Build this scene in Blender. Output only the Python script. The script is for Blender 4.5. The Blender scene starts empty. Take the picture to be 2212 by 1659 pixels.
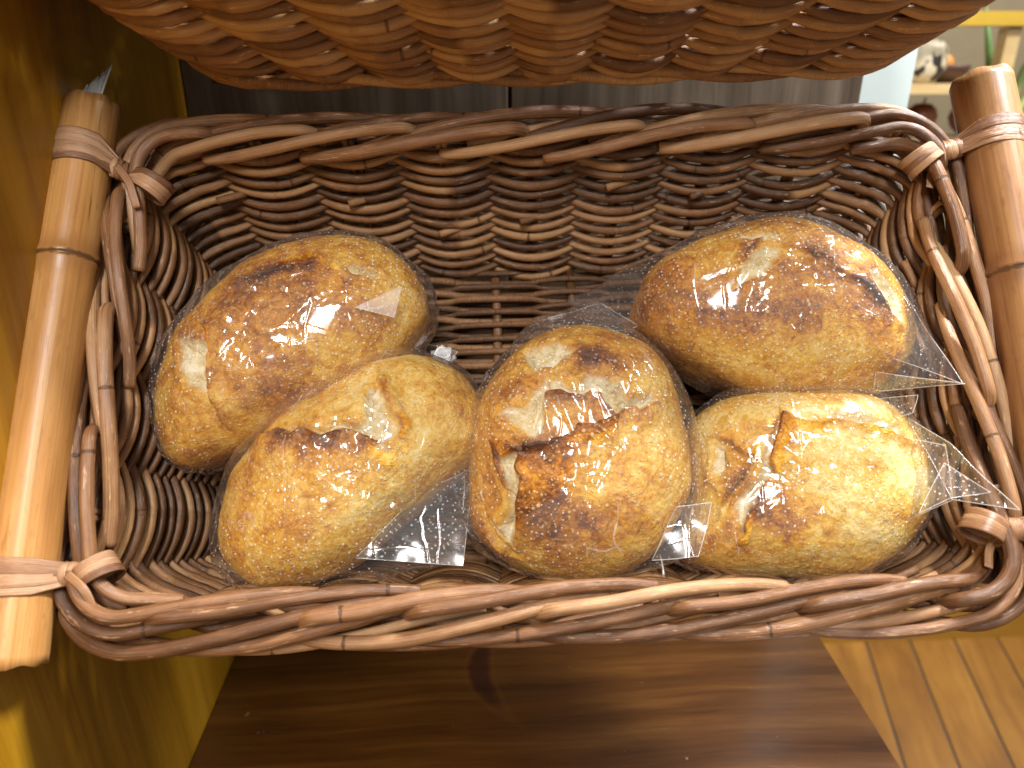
import bpy, bmesh, math, random
import numpy as np
from mathutils import Vector, Matrix, noise
from mathutils.bvhtree import BVHTree

scene = bpy.context.scene
COL = scene.collection
rad = math.radians

# ------------------------------------------------------------------ camera
CAM_Z = 1.25
cam_data = bpy.data.cameras.new('camera')
cam = bpy.data.objects.new('camera', cam_data)
COL.objects.link(cam)
cam.location = (0, 0, CAM_Z)
cam.rotation_euler = (rad(67.5), 0, rad(-2.7))
cam_data.sensor_width = 36
cam_data.lens = 36 * 1580 / 2212
cam_data.clip_start = .02
cam_data.clip_end = 50
cam_data.dof.use_dof = True
cam_data.dof.focus_distance = .53
cam_data.dof.aperture_fstop = 5.0
scene.camera = cam

# ------------------------------------------------------------------ world and lamps
world = bpy.data.worlds.new('World')
scene.world = world
world.use_nodes = True
bg = world.node_tree.nodes['Background']
bg.inputs[0].default_value = (1.0, .955, .91, 1)
bg.inputs[1].default_value = .27


def ceiling_lamp(loc, target, sx, sy, power, colour):
    d = bpy.data.lights.new('ceiling_lamp', 'AREA')
    d.shape = 'RECTANGLE'; d.size = sx; d.size_y = sy
    d.energy = power; d.color = colour
    o = bpy.data.objects.new('ceiling_lamp', d)
    COL.objects.link(o)
    o.location = loc
    o.rotation_euler = (Vector(target) - Vector(loc)).to_track_quat('-Z', 'Y').to_euler()
    return o


ceiling_lamp((1.05, .52, 2.65), (.1, .45, 1.0), .34, .34, 74, (1.0, .975, .955))
ceiling_lamp((-.15, -1.05, 2.6), (0, .45, 1.0), .22, 1.0, 38, (1.0, .975, .955))
ceiling_lamp((1.8, 1.2, 2.7), (.3, .5, 1.1), .3, .9, 40, (1.0, .975, .955))

# ------------------------------------------------------------------ exposure and renderer
scene.view_settings.view_transform = 'Standard'
scene.view_settings.look = 'None'
scene.view_settings.exposure = 0.30
scene.view_settings.gamma = 1.0
scene.view_settings.use_curve_mapping = False
scene.render.engine = 'CYCLES'
scene.cycles.max_bounces = 10
scene.cycles.transparent_max_bounces = 32
scene.cycles.sample_clamp_indirect = 6
scene.cycles.use_denoising = True
LOAVES = {
 'L1': dict(c=(-0.1879,0.0249), z=-0.055, up=0.05, dn=0.066,
  R=(0.0967,0.1030,0.1076,0.1102,0.1110,0.1102,0.1088,0.1072,0.1056,0.1035,0.1003,0.0968,0.0932,0.0897,0.0860,0.0826,0.0797,0.0771,0.0749,0.0730,0.0711,0.0696,0.0684,0.0676,0.0671,0.0670,0.0672,0.0676,0.0685,0.0696,0.0708,0.0721,0.0736,0.0756,0.0784,0.0820,0.0861,0.0901,0.0936,0.0969,0.1001,0.1031,0.1062,0.1102,0.1136,0.1165,0.1175,0.1147,0.1057,0.0957,0.0871,0.0803,0.0751,0.0706,0.0666,0.0633,0.0607,0.0587,0.0574,0.0566,0.0563,0.0565,0.0572,0.0582,0.0597,0.0617,0.0643,0.0677,0.0719,0.0771,0.0831,0.0899),
  crumb=[[(-0.0524,-0.0078),(-0.0299,-0.0077),(-0.0284,-0.0118),(-0.0298,-0.0201),(-0.0298,-0.0349),(-0.0394,-0.0319),(-0.0472,-0.0225)], [(0.0317,0.0276),(0.0399,0.0335),(0.0537,0.0322),(0.0614,0.0261),(0.0531,0.0259),(0.0392,0.0250)]],
  lip=[[(-0.0292,-0.0028),(-0.0260,-0.0135),(-0.0277,-0.0249),(-0.0268,-0.0337),(-0.0263,-0.0465)], [(-0.0147,0.0199),(-0.0029,0.0219),(0.0089,0.0251),(0.0212,0.0287),(0.0262,0.0248)]],
  dark=[(0.0089,0.0195,0.0271,0.0129,1.0000),(-0.0226,0.0101,0.0116,0.0155,0.6000),(0.0014,-0.0394,0.0181,0.0103,0.6000),(-0.0430,-0.0592,0.0078,0.0116,0.5000),(-0.0064,-0.0256,0.0194,0.0142,0.3500),(-0.0513,-0.0167,0.0065,0.0181,0.5000),(0.0341,0.0453,0.0258,0.0052,0.5000),(0.0810,-0.0007,0.0155,0.0258,-0.5000),(0.0407,-0.0230,0.0233,0.0155,-0.4000),(0.0437,0.0199,0.0233,0.0116,0.1000),(-0.0186,-0.0382,0.0116,0.0078,-0.5000)]),
 'L2': dict(c=(-0.1377,-0.0715), z=-0.056, up=0.052, dn=0.066,
  R=(0.0860,0.0919,0.0970,0.1012,0.1038,0.1050,0.1054,0.1051,0.1038,0.1014,0.0993,0.0974,0.0950,0.0914,0.0872,0.0828,0.0781,0.0734,0.0693,0.0662,0.0640,0.0624,0.0615,0.0610,0.0610,0.0613,0.0620,0.0629,0.0639,0.0649,0.0659,0.0670,0.0687,0.0712,0.0747,0.0786,0.0822,0.0856,0.0889,0.0922,0.0960,0.1003,0.1049,0.1084,0.1096,0.1085,0.1054,0.1011,0.0962,0.0915,0.0867,0.0821,0.0779,0.0741,0.0706,0.0674,0.0647,0.0622,0.0601,0.0583,0.0571,0.0564,0.0562,0.0564,0.0571,0.0583,0.0599,0.0622,0.0653,0.0694,0.0745,0.0800),
  crumb=[[(0.0183,0.0360),(0.0213,0.0282),(0.0232,0.0178),(0.0253,0.0105),(0.0213,0.0069),(0.0204,0.0002),(0.0155,0.0008),(0.0165,0.0060),(0.0085,0.0088),(-0.0030,0.0107),(-0.0172,0.0129),(-0.0067,0.0140),(0.0057,0.0125),(0.0107,0.0178),(0.0129,0.0254),(0.0124,0.0332)]],
  lip=[[(-0.0405,0.0151),(-0.0317,0.0151),(-0.0170,0.0119),(-0.0028,0.0096),(0.0083,0.0078),(0.0161,0.0057)], [(0.0183,0.0393),(0.0212,0.0287),(0.0236,0.0181),(0.0256,0.0111)]],
  dark=[(-0.0282,0.0111,0.0190,0.0067,0.9000),(-0.0025,0.0061,0.0280,0.0045,0.7000),(0.0120,0.0053,0.0090,0.0045,0.8000),(-0.0490,-0.0009,0.0067,0.0179,0.7000),(-0.0498,-0.0191,0.0056,0.0190,0.6000),(-0.0079,-0.0170,0.0179,0.0146,0.4500),(-0.0288,-0.0279,0.0157,0.0123,0.3000),(-0.0450,-0.0631,0.0224,0.0090,0.4000),(0.0456,0.0135,0.0224,0.0179,-0.3500),(0.0278,-0.0098,0.0280,0.0280,-0.5000),(0.0266,0.0317,0.0134,0.0090,0.3500),(0.0004,-0.0014,0.0067,0.0067,0.2000)]),
 'L3': dict(c=(0.0266,-0.0651), z=-0.05, up=0.056, dn=0.072,
  R=(0.0803,0.0806,0.0811,0.0817,0.0826,0.0838,0.0850,0.0865,0.0880,0.0895,0.0908,0.0920,0.0930,0.0939,0.0945,0.0947,0.0945,0.0940,0.0934,0.0927,0.0918,0.0905,0.0890,0.0874,0.0860,0.0846,0.0833,0.0821,0.0810,0.0800,0.0791,0.0782,0.0774,0.0769,0.0767,0.0770,0.0776,0.0785,0.0798,0.0817,0.0841,0.0874,0.0913,0.0944,0.0953,0.0945,0.0938,0.0931,0.0923,0.0915,0.0909,0.0906,0.0905,0.0904,0.0902,0.0899,0.0894,0.0886,0.0878,0.0869,0.0861,0.0853,0.0845,0.0838,0.0832,0.0827,0.0821,0.0815,0.0810,0.0806,0.0804,0.0803),
  crumb=[[(-0.0415,0.0143),(-0.0278,0.0167),(-0.0165,0.0323),(-0.0133,0.0213),(-0.0162,0.0081),(-0.0198,0.0016),(-0.0245,-0.0004),(-0.0285,0.0055),(-0.0363,0.0111)], [(-0.0155,0.0297),(-0.0024,0.0246),(0.0080,0.0279),(0.0161,0.0253),(0.0210,0.0183),(0.0362,0.0244),(0.0419,0.0204),(0.0208,0.0115),(0.0113,0.0105),(0.0085,0.0177),(-0.0025,0.0200),(-0.0134,0.0227)], [(-0.0262,-0.0037),(-0.0294,-0.0180),(-0.0345,-0.0333),(-0.0418,-0.0576),(-0.0482,-0.0574),(-0.0486,-0.0437),(-0.0403,-0.0321),(-0.0377,-0.0184),(-0.0395,-0.0073)], [(-0.0616,-0.0165),(-0.0583,-0.0336),(-0.0496,-0.0462),(-0.0468,-0.0558),(-0.0533,-0.0497),(-0.0626,-0.0376)], [(-0.0331,0.0585),(-0.0147,0.0590),(-0.0012,0.0463),(-0.0138,0.0351),(-0.0244,0.0348),(-0.0300,0.0489)]],
  lip=[[(-0.0247,-0.0022),(-0.0180,-0.0003),(-0.0083,0.0002),(0.0033,0.0036),(0.0153,0.0101),(0.0330,0.0157)], [(-0.0247,-0.0022),(-0.0271,-0.0115),(-0.0302,-0.0196),(-0.0353,-0.0385)], [(-0.0462,0.0028),(-0.0349,-0.0006),(-0.0259,-0.0060)], [(-0.0462,0.0028),(-0.0433,-0.0080),(-0.0398,-0.0169)], [(-0.0133,0.0213),(-0.0025,0.0179),(0.0085,0.0177),(0.0104,0.0104)], [(-0.0665,-0.0332),(-0.0575,-0.0491),(-0.0486,-0.0611)], [(0.0017,0.0391),(0.0116,0.0356),(0.0204,0.0334)]],
  dark=[(-0.0199,-0.0037,0.0122,0.0061,1.3000),(-0.0281,-0.0162,0.0054,0.0203,0.6000),(-0.0160,-0.0368,0.0176,0.0190,0.7500),(-0.0020,-0.0152,0.0203,0.0135,0.4500),(0.0075,-0.0352,0.0203,0.0108,0.6000),(-0.0365,0.0275,0.0122,0.0081,0.9000),(0.0072,0.0409,0.0162,0.0061,0.9000),(0.0226,0.0484,0.0203,0.0149,0.3000),(-0.0521,-0.0116,0.0081,0.0244,0.5000),(-0.0446,-0.0016,0.0068,0.0081,0.6000),(-0.0748,-0.0534,0.0108,0.0203,0.6000),(-0.0070,0.0193,0.0095,0.0054,0.5000),(0.0030,0.0149,0.0122,0.0041,0.4000),(-0.0159,-0.0636,0.0271,0.0081,0.3500),(0.0020,-0.0255,0.0122,0.0095,-0.6000),(0.0336,-0.0090,0.0176,0.0338,-0.5500),(-0.0136,-0.0108,0.0081,0.0108,0.2000),(-0.0352,0.0101,0.0068,0.0054,0.6000)]),
 'L4': dict(c=(0.1810,0.0382), z=-0.047, up=0.052, dn=0.074,
  R=(0.0957,0.0936,0.0913,0.0888,0.0862,0.0837,0.0811,0.0784,0.0759,0.0739,0.0726,0.0719,0.0717,0.0718,0.0721,0.0724,0.0723,0.0718,0.0713,0.0709,0.0708,0.0710,0.0713,0.0719,0.0729,0.0744,0.0764,0.0789,0.0819,0.0855,0.0898,0.0947,0.0993,0.1024,0.1043,0.1062,0.1069,0.1053,0.1005,0.0939,0.0880,0.0830,0.0788,0.0754,0.0726,0.0703,0.0686,0.0673,0.0663,0.0656,0.0651,0.0648,0.0648,0.0650,0.0656,0.0664,0.0676,0.0691,0.0710,0.0733,0.0761,0.0796,0.0837,0.0884,0.0930,0.0968,0.0996,0.1010,0.1011,0.1004,0.0992,0.0975),
  crumb=[[(-0.0156,0.0249),(-0.0063,0.0179),(-0.0145,0.0063),(-0.0318,0.0006),(-0.0284,0.0060),(-0.0218,0.0164)], [(0.0337,0.0087),(0.0486,0.0060),(0.0597,-0.0031),(0.0610,-0.0192),(0.0473,-0.0154),(0.0368,-0.0013)], [(-0.0307,0.0297),(-0.0157,0.0336),(0.0028,0.0213),(-0.0051,0.0212),(-0.0153,0.0270)]],
  lip=[[(-0.0052,0.0215),(0.0055,0.0161),(0.0143,0.0096),(0.0245,0.0019),(0.0356,-0.0066)], [(-0.0242,0.0140),(-0.0163,0.0250)], [(-0.0318,-0.0003),(-0.0144,0.0054),(-0.0063,0.0100)]],
  dark=[(-0.0792,0.0104,0.0336,0.0181,0.7500),(-0.0417,-0.0029,0.0181,0.0103,0.9000),(-0.1046,-0.0037,0.0078,0.0207,0.6000),(-0.0006,-0.0139,0.0155,0.0103,0.5500),(0.0120,0.0129,0.0155,0.0065,0.2500),(-0.0201,0.0201,0.0065,0.0078,0.7000),(0.0363,-0.0084,0.0168,0.0103,0.6000),(-0.0431,-0.0116,0.0168,0.0090,0.6000),(0.0418,-0.0152,0.0065,0.0103,0.4000),(-0.0608,-0.0085,0.0116,0.0116,-0.5000),(-0.0105,-0.0392,0.0646,0.0155,-0.4500),(-0.0350,0.0097,0.0129,0.0090,-0.1000),(-0.0144,-0.0014,0.0194,0.0078,0.2000),(0.0275,-0.0295,0.0323,0.0181,-0.4000)]),
 'L5': dict(c=(0.1854,-0.0905), z=-0.053, up=0.05, dn=0.069,
  R=(0.0907,0.0910,0.0913,0.0915,0.0916,0.0913,0.0905,0.0894,0.0876,0.0853,0.0821,0.0787,0.0756,0.0730,0.0709,0.0694,0.0683,0.0676,0.0673,0.0674,0.0679,0.0688,0.0702,0.0721,0.0743,0.0768,0.0791,0.0814,0.0834,0.0849,0.0854,0.0849,0.0838,0.0828,0.0823,0.0821,0.0822,0.0828,0.0842,0.0868,0.0911,0.0965,0.1001,0.0969,0.0918,0.0869,0.0826,0.0791,0.0762,0.0739,0.0720,0.0704,0.0692,0.0683,0.0678,0.0675,0.0675,0.0678,0.0685,0.0695,0.0708,0.0725,0.0744,0.0763,0.0781,0.0798,0.0816,0.0836,0.0857,0.0877,0.0893,0.0902),
  crumb=[[(-0.0183,0.0239),(-0.0212,0.0160),(-0.0240,0.0017),(-0.0320,-0.0083),(-0.0403,-0.0205),(-0.0443,-0.0277),(-0.0457,-0.0203),(-0.0432,-0.0116),(-0.0353,-0.0053),(-0.0278,0.0046),(-0.0238,0.0149)], [(-0.0583,0.0201),(-0.0488,0.0187),(-0.0488,0.0034),(-0.0587,0.0010)], [(0.0021,0.0245),(0.0116,0.0320),(0.0312,0.0276),(0.0457,0.0248),(0.0474,0.0182),(0.0329,0.0206),(0.0159,0.0226)]],
  lip=[[(-0.0177,0.0248),(-0.0204,0.0143),(-0.0227,0.0044),(-0.0288,-0.0053),(-0.0380,-0.0189),(-0.0439,-0.0274)], [(-0.0177,0.0248),(-0.0028,0.0227),(0.0119,0.0219),(0.0317,0.0183),(0.0486,0.0149)], [(-0.0506,-0.0136),(-0.0414,-0.0036),(-0.0340,0.0051)], [(-0.0469,0.0185),(-0.0370,0.0120)]],
  dark=[(-0.0256,-0.0096,0.0161,0.0136,1.0000),(-0.0333,-0.0200,0.0111,0.0111,0.8000),(-0.0415,0.0155,0.0087,0.0062,0.7500),(-0.0426,-0.0045,0.0087,0.0136,0.5500),(-0.0183,-0.0197,0.0198,0.0111,0.5500),(-0.0117,-0.0076,0.0074,0.0062,0.4000),(-0.0166,0.0154,0.0074,0.0111,0.5000),(0.0040,0.0206,0.0371,0.0037,0.5000),(-0.0625,0.0340,0.0161,0.0049,0.3000),(-0.0671,-0.0327,0.0161,0.0148,0.3000),(0.0093,0.0004,0.0495,0.0309,-0.6500),(0.0236,-0.0308,0.0309,0.0186,-0.3000),(-0.0254,0.0343,0.0495,0.0074,-0.7000),(0.0153,-0.0009,0.0074,0.0049,0.3000),(-0.0052,-0.0215,0.0186,0.0087,0.3000),(-0.0722,0.0025,0.0124,0.0148,0.3500)]),
}

# ------------------------------------------------------------------ small helpers
def tag(o, label=None, cat=None, group=None, kind=None):
    for k, v in (('label', label), ('category', cat), ('group', group), ('kind', kind)):
        if v:
            o[k] = v
    return o


def empty(name, mat=None, parent=None):
    o = bpy.data.objects.new(name, None)
    COL.objects.link(o)
    o.empty_display_size = .05
    if mat is not None:
        o.matrix_world = mat
    return o


class MB:
    """Collects geometry for ONE mesh with optional per-vertex attributes."""

    def __init__(self):
        self.v, self.f, self.rc, self.rr = [], [], [], []

    def add(self, verts, faces, rc=None, rr=0.0):
        b = len(self.v)
        verts = [tuple(map(float, p)) for p in verts]
        self.v += verts
        self.f += [tuple(i + b for i in q) for q in faces]
        self.rc += rc if rc is not None else [(p[0], p[1], p[2]) for p in verts]
        self.rr += list(rr) if hasattr(rr, '__len__') else [float(rr)] * len(verts)

    def box(self, lo, hi, rr=0.0):
        x0, y0, z0 = lo; x1, y1, z1 = hi
        v = [(x, y, z) for x in (x0, x1) for y in (y0, y1) for z in (z0, z1)]
        self.add(v, [(0, 1, 3, 2), (4, 6, 7, 5), (0, 4, 5, 1), (2, 3, 7, 6), (0, 2, 6, 4), (1, 5, 7, 3)], rr=rr)

    def tube(self, pts, r, n=8, closed=False, rr=0.0, flat=None, up=None, caps=True, l0=0.0):
        """Sweep a round (or flat: (half width, half thickness)) section along pts."""
        P = np.asarray(pts, float)
        m = len(P)
        if closed:
            T = np.roll(P, -1, 0) - np.roll(P, 1, 0)
        else:
            T = np.gradient(P, axis=0)
        T /= np.linalg.norm(T, axis=1)[:, None] + 1e-12
        if up is None:
            u = np.array([0, 0, 1.0])
            if abs(T[0] @ u) > .9:
                u = np.array([1.0, 0, 0])
            U = np.zeros_like(P)
            for i in range(m):
                u = u - (u @ T[i]) * T[i]
                u /= np.linalg.norm(u) + 1e-12
                U[i] = u
            if closed:      # spread the twist left at the seam
                a = U[-1] - (U[-1] @ T[0]) * T[0]
                ang = math.atan2(np.cross(a, U[0]) @ T[0], a @ U[0])
                B = np.cross(T, U)
                w = np.linspace(0, ang, m)[:, None]
                U = U * np.cos(w) + B * np.sin(w)
        else:
            U = np.asarray(up, float)
            U = U if U.ndim == 2 else np.tile(U, (m, 1))
            U = U - (U * T).sum(1)[:, None] * T
            U /= np.linalg.norm(U, axis=1)[:, None] + 1e-12
        B = np.cross(T, U)
        R = np.broadcast_to(np.asarray(r, float), (m,)) if r is not None else np.ones(m)
        seg = np.linalg.norm(np.diff(P, axis=0), axis=1)
        L = np.concatenate([[0], np.cumsum(seg)]) + l0
        an = np.arange(n) * 2 * math.pi / n
        ca, sa = np.cos(an), np.sin(an)
        wu, wb = (1, 1) if flat is None else (flat[1], flat[0])
        V = P[:, None, :] + R[:, None, None] * (wu * ca[None, :, None] * U[:, None, :] + wb * sa[None, :, None] * B[:, None, :])
        rc = [(float(c) * .5, float(s) * .5, float(l)) for l in L for c, s in zip(ca, sa)]
        F = []
        for i in range(m if closed else m - 1):
            j = (i + 1) % m
            for k in range(n):
                k2 = (k + 1) % n
                F.append((i * n + k, i * n + k2, j * n + k2, j * n + k))
        if not closed and caps:
            F.append(tuple(range(n))[::-1])
            F.append(tuple((m - 1) * n + k for k in range(n)))
        rrv = rr if not hasattr(rr, '__len__') else [float(a) for a in rr for _ in range(n)]
        self.add(V.reshape(-1, 3).tolist(), F, rc, rrv)

    def build(self, name, mat, parent=None, smooth=True):
        me = bpy.data.meshes.new(name)
        me.from_pydata(self.v, [], self.f)
        a = me.attributes.new('rc', 'FLOAT_VECTOR', 'POINT')
        a.data.foreach_set('vector', np.asarray(self.rc, dtype=np.float32).ravel())
        a = me.attributes.new('rr', 'FLOAT', 'POINT')
        a.data.foreach_set('value', np.asarray(self.rr, dtype=np.float32))
        if smooth:
            me.polygons.foreach_set('use_smooth', [True] * len(me.polygons))
        me.update()
        o = bpy.data.objects.new(name, me)
        COL.objects.link(o)
        if mat:
            me.materials.append(mat)
        if parent:
            o.parent = parent
        return o


# ------------------------------------------------------------------ material helper
class NT:
    def __init__(self, name):
        self.m = bpy.data.materials.new(name)
        self.m.use_nodes = True
        self.t = self.m.node_tree
        self.bsdf = self.t.nodes['Principled BSDF']
        self.out = self.t.nodes['Material Output']

    def n(self, kind, **kw):
        nd = self.t.nodes.new(kind)
        for k, v in kw.items():
            setattr(nd, k, v)
        return nd

    def link(self, a, b):
        self.t.links.new(a, b)

    def _in(self, sock, v):
        if isinstance(v, bpy.types.NodeSocket):
            self.link(v, sock)
        elif v is not None:
            if hasattr(sock.default_value, '__len__') and len(sock.default_value) == 4 and len(v) == 3:
                v = (*v, 1)
            sock.default_value = v

    def attr(self, name, out='Fac'):
        return self.n('ShaderNodeAttribute', attribute_name=name).outputs[out]

    def math(self, op, a, b=None, c=None, clamp=False):
        nd = self.n('ShaderNodeMath', operation=op, use_clamp=clamp)
        for s, v in zip(nd.inputs, (a, b, c)):
            self._in(s, v)
        return nd.outputs[0]

    def vmath(self, op, a, b=None):
        nd = self.n('ShaderNodeVectorMath', operation=op)
        for s, v in zip(nd.inputs, (a, b)):
            self._in(s, v)
        return nd.outputs['Value'] if op in ('DOT_PRODUCT', 'LENGTH', 'DISTANCE') else nd.outputs[0]

    def mix(self, fac, a, b, blend='MIX'):
        nd = self.n('ShaderNodeMix', data_type='RGBA', blend_type=blend)
        self._in(nd.inputs[0], fac); self._in(nd.inputs[6], a); self._in(nd.inputs[7], b)
        return nd.outputs[2]

    def ramp(self, fac, stops, interp='LINEAR'):
        nd = self.n('ShaderNodeValToRGB')
        cr = nd.color_ramp
        cr.interpolation = interp
        while len(cr.elements) < len(stops):
            cr.elements.new(.5)
        for e, (p, c) in zip(cr.elements, stops):
            e.position = p
            e.color = (*c, 1) if hasattr(c, '__len__') else (c, c, c, 1)
        self._in(nd.inputs[0], fac)
        return nd.outputs[0]

    def smooth(self, v, lo, hi, a=0.0, b=1.0):
        nd = self.n('ShaderNodeMapRange', interpolation_type='SMOOTHSTEP')
        for s, x in zip(nd.inputs, (v, lo, hi, a, b)):
            self._in(s, x)
        return nd.outputs[0]

    def noise(self, vec, scale, detail=3, rough=.55, dist=0, out=0, dims='3D', w=None):
        nd = self.n('ShaderNodeTexNoise', noise_dimensions=dims)
        self._in(nd.inputs['Vector'], vec)
        if w is not None:
            self._in(nd.inputs['W'], w)
        nd.inputs['Scale'].default_value = scale
        nd.inputs['Detail'].default_value = detail
        nd.inputs['Roughness'].default_value = rough
        nd.inputs['Distortion'].default_value = dist
        return nd.outputs[out]

    def voronoi(self, vec, scale, feature='F1', out='Distance', rand=1.0, dist='EUCLIDEAN'):
        nd = self.n('ShaderNodeTexVoronoi', feature=feature, distance=dist)
        self._in(nd.inputs['Vector'], vec)
        nd.inputs['Scale'].default_value = scale
        nd.inputs['Randomness'].default_value = rand
        return nd.outputs[out]

    def mapping(self, vec, scale=(1, 1, 1), loc=(0, 0, 0), rot=(0, 0, 0)):
        nd = self.n('ShaderNodeMapping')
        self._in(nd.inputs[0], vec)
        nd.inputs['Location'].default_value = loc
        nd.inputs['Rotation'].default_value = rot
        nd.inputs['Scale'].default_value = scale
        return nd.outputs[0]

    def obj(self):
        return self.n('ShaderNodeTexCoord').outputs['Object']

    def bump(self, h, strength=.3, dist=.001, normal=None):
        nd = self.n('ShaderNodeBump')
        nd.inputs['Strength'].default_value = strength
        nd.inputs['Distance'].default_value = dist
        self._in(nd.inputs['Height'], h)
        if normal is not None:
            self.link(normal, nd.inputs['Normal'])
        return nd.outputs[0]

    def set(self, **kw):
        names = dict(base='Base Color', rough='Roughness', spec='Specular IOR Level', normal='Normal', coat='Coat Weight', coatr='Coat Roughness',
                     sss='Subsurface Weight', emis='Emission Color', emiss='Emission Strength', metal='Metallic')
        for k, v in kw.items():
            self._in(self.bsdf.inputs[names[k]], v)
        return self.m


def rattan_mat(name, dark, mid, light, gloss=.36, node_gap=.13):
    """Peeled, stained cane: colour of each rod, streaks along it, ring joints, worn pale flecks."""
    k = NT(name)
    rc = k.attr('rc', 'Vector'); rr = k.attr('rr')
    off = k.n('ShaderNodeCombineXYZ')
    k._in(off.inputs[0], k.math('MULTIPLY', rr, 31.7)); k._in(off.inputs[1], k.math('MULTIPLY', rr, 17.3)); k._in(off.inputs[2], k.math('MULTIPLY', rr, 7.1))
    v = k.vmath('ADD', rc, off.outputs[0])
    streak = k.noise(k.mapping(v, (13, 13, 7)), 1.0, 5, .70)
    blot = k.noise(k.mapping(v, (1.2, 1.2, 38)), 1.0, 3, .6)
    fine = k.noise(k.mapping(v, (30, 30, 26)), 1.0, 3, .65)
    t = k.math('ADD', k.math('MULTIPLY', rr, .60), k.math('ADD', k.math('MULTIPLY', streak, .62), k.math('MULTIPLY', blot, .46)))
    col = k.ramp(k.math('SUBTRACT', t, .36), [(.22, dark), (.47, mid), (.74, light)])
    col = k.mix(k.smooth(fine, .56, .70, 0, .75), col, dark)
    worn = k.math('MULTIPLY', k.smooth(k.noise(k.mapping(v, (2.6, 2.6, 60)), 1.0, 4, .7), .58, .68), k.smooth(streak, .42, .56))
    col = k.mix(k.math('MULTIPLY', worn, .55), col, (min(1, light[0] * 1.7), light[1] * 1.9, light[2] * 2.2))
    # ring joints
    sep = k.n('ShaderNodeSeparateXYZ'); k._in(sep.inputs[0], rc)
    zz = k.math('ADD', k.math('DIVIDE', sep.outputs[2], node_gap), k.math('MULTIPLY', rr, 5.3))
    fr = k.math('ABSOLUTE', k.math('SUBTRACT', k.math('FRACT', zz), .5))
    wob = k.math('MULTIPLY', k.math('SUBTRACT', k.noise(k.mapping(v, (3, 3, 0)), 1.0, 1), .5), .0022 / node_gap)
    ring = k.smooth(k.math('ADD', fr, wob), .0016 / node_gap, .0004 / node_gap)
    col = k.mix(k.math('MULTIPLY', ring, .72), col, tuple(c * .35 for c in dark))
    h = k.math('ADD', k.math('MULTIPLY', streak, .8), k.math('ADD', k.math('MULTIPLY', fine, .35), k.math('MULTIPLY', ring, -.6)))
    nr = k.bump(h, .50, .0012)
    k.set(base=col, rough=k.ramp(streak, [(.35, gloss - .16), (.68, gloss + .18)]), normal=nr, spec=.5)
    return k.m


def bamboo_mat(name, pale, tan, brown, node_list, seed=0.0):
    k = NT(name)
    rc = k.attr('rc', 'Vector')
    sep = k.n('ShaderNodeSeparateXYZ'); k._in(sep.inputs[0], rc)
    v = k.mapping(rc, (1, 1, 1), (seed, seed, seed))
    streak = k.noise(k.mapping(v, (16, 16, 3)), 1.0, 4, .6)
    blot = k.noise(k.mapping(v, (2.5, 2.5, 9)), 1.0, 4, .6)
    mott = k.noise(k.mapping(v, (9, 9, 60)), 1.0, 3, .65)
    col = k.ramp(k.math('ADD', k.math('MULTIPLY', streak, .5), k.math('MULTIPLY', blot, .55)), [(.30, brown), (.50, tan), (.72, pale)])
    col = k.mix(k.smooth(mott, .56, .70, 0, .42), col, brown)
    near = None
    for z in node_list:
        d = k.math('ABSOLUTE', k.math('SUBTRACT', sep.outputs[2], z))
        near = d if near is None else k.math('MINIMUM', near, d)
    wob = k.math('MULTIPLY', k.math('SUBTRACT', k.noise(k.mapping(v, (8, 8, 20)), 1.0, 2), .5), .006)
    near = k.math('ADD', near, wob)
    col = k.mix(k.smooth(near, .020, .003, 0, .55), col, brown)
    col = k.mix(k.smooth(near, .0022, .0006, 0, .8), col, (.09, .045, .02))
    # drying cracks
    cr = k.noise(k.mapping(v, (5.2, 5.2, 1.1)), 1.0, 2, .5)
    crack = k.math('MULTIPLY', k.smooth(k.math('ABSOLUTE', k.math('SUBTRACT', cr, .56)), .006, .001), k.smooth(blot, .46, .56))
    col = k.mix(k.math('MULTIPLY', crack, .8), col, (.10, .05, .02))
    h = k.math('ADD', k.math('MULTIPLY', streak, .5), k.math('MULTIPLY', crack, -1.0))
    k.set(base=col, rough=k.ramp(blot, [(.2, .28), (.8, .46)]), normal=k.bump(h, .25, .0008), spec=.5)
    return k.m


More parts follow.
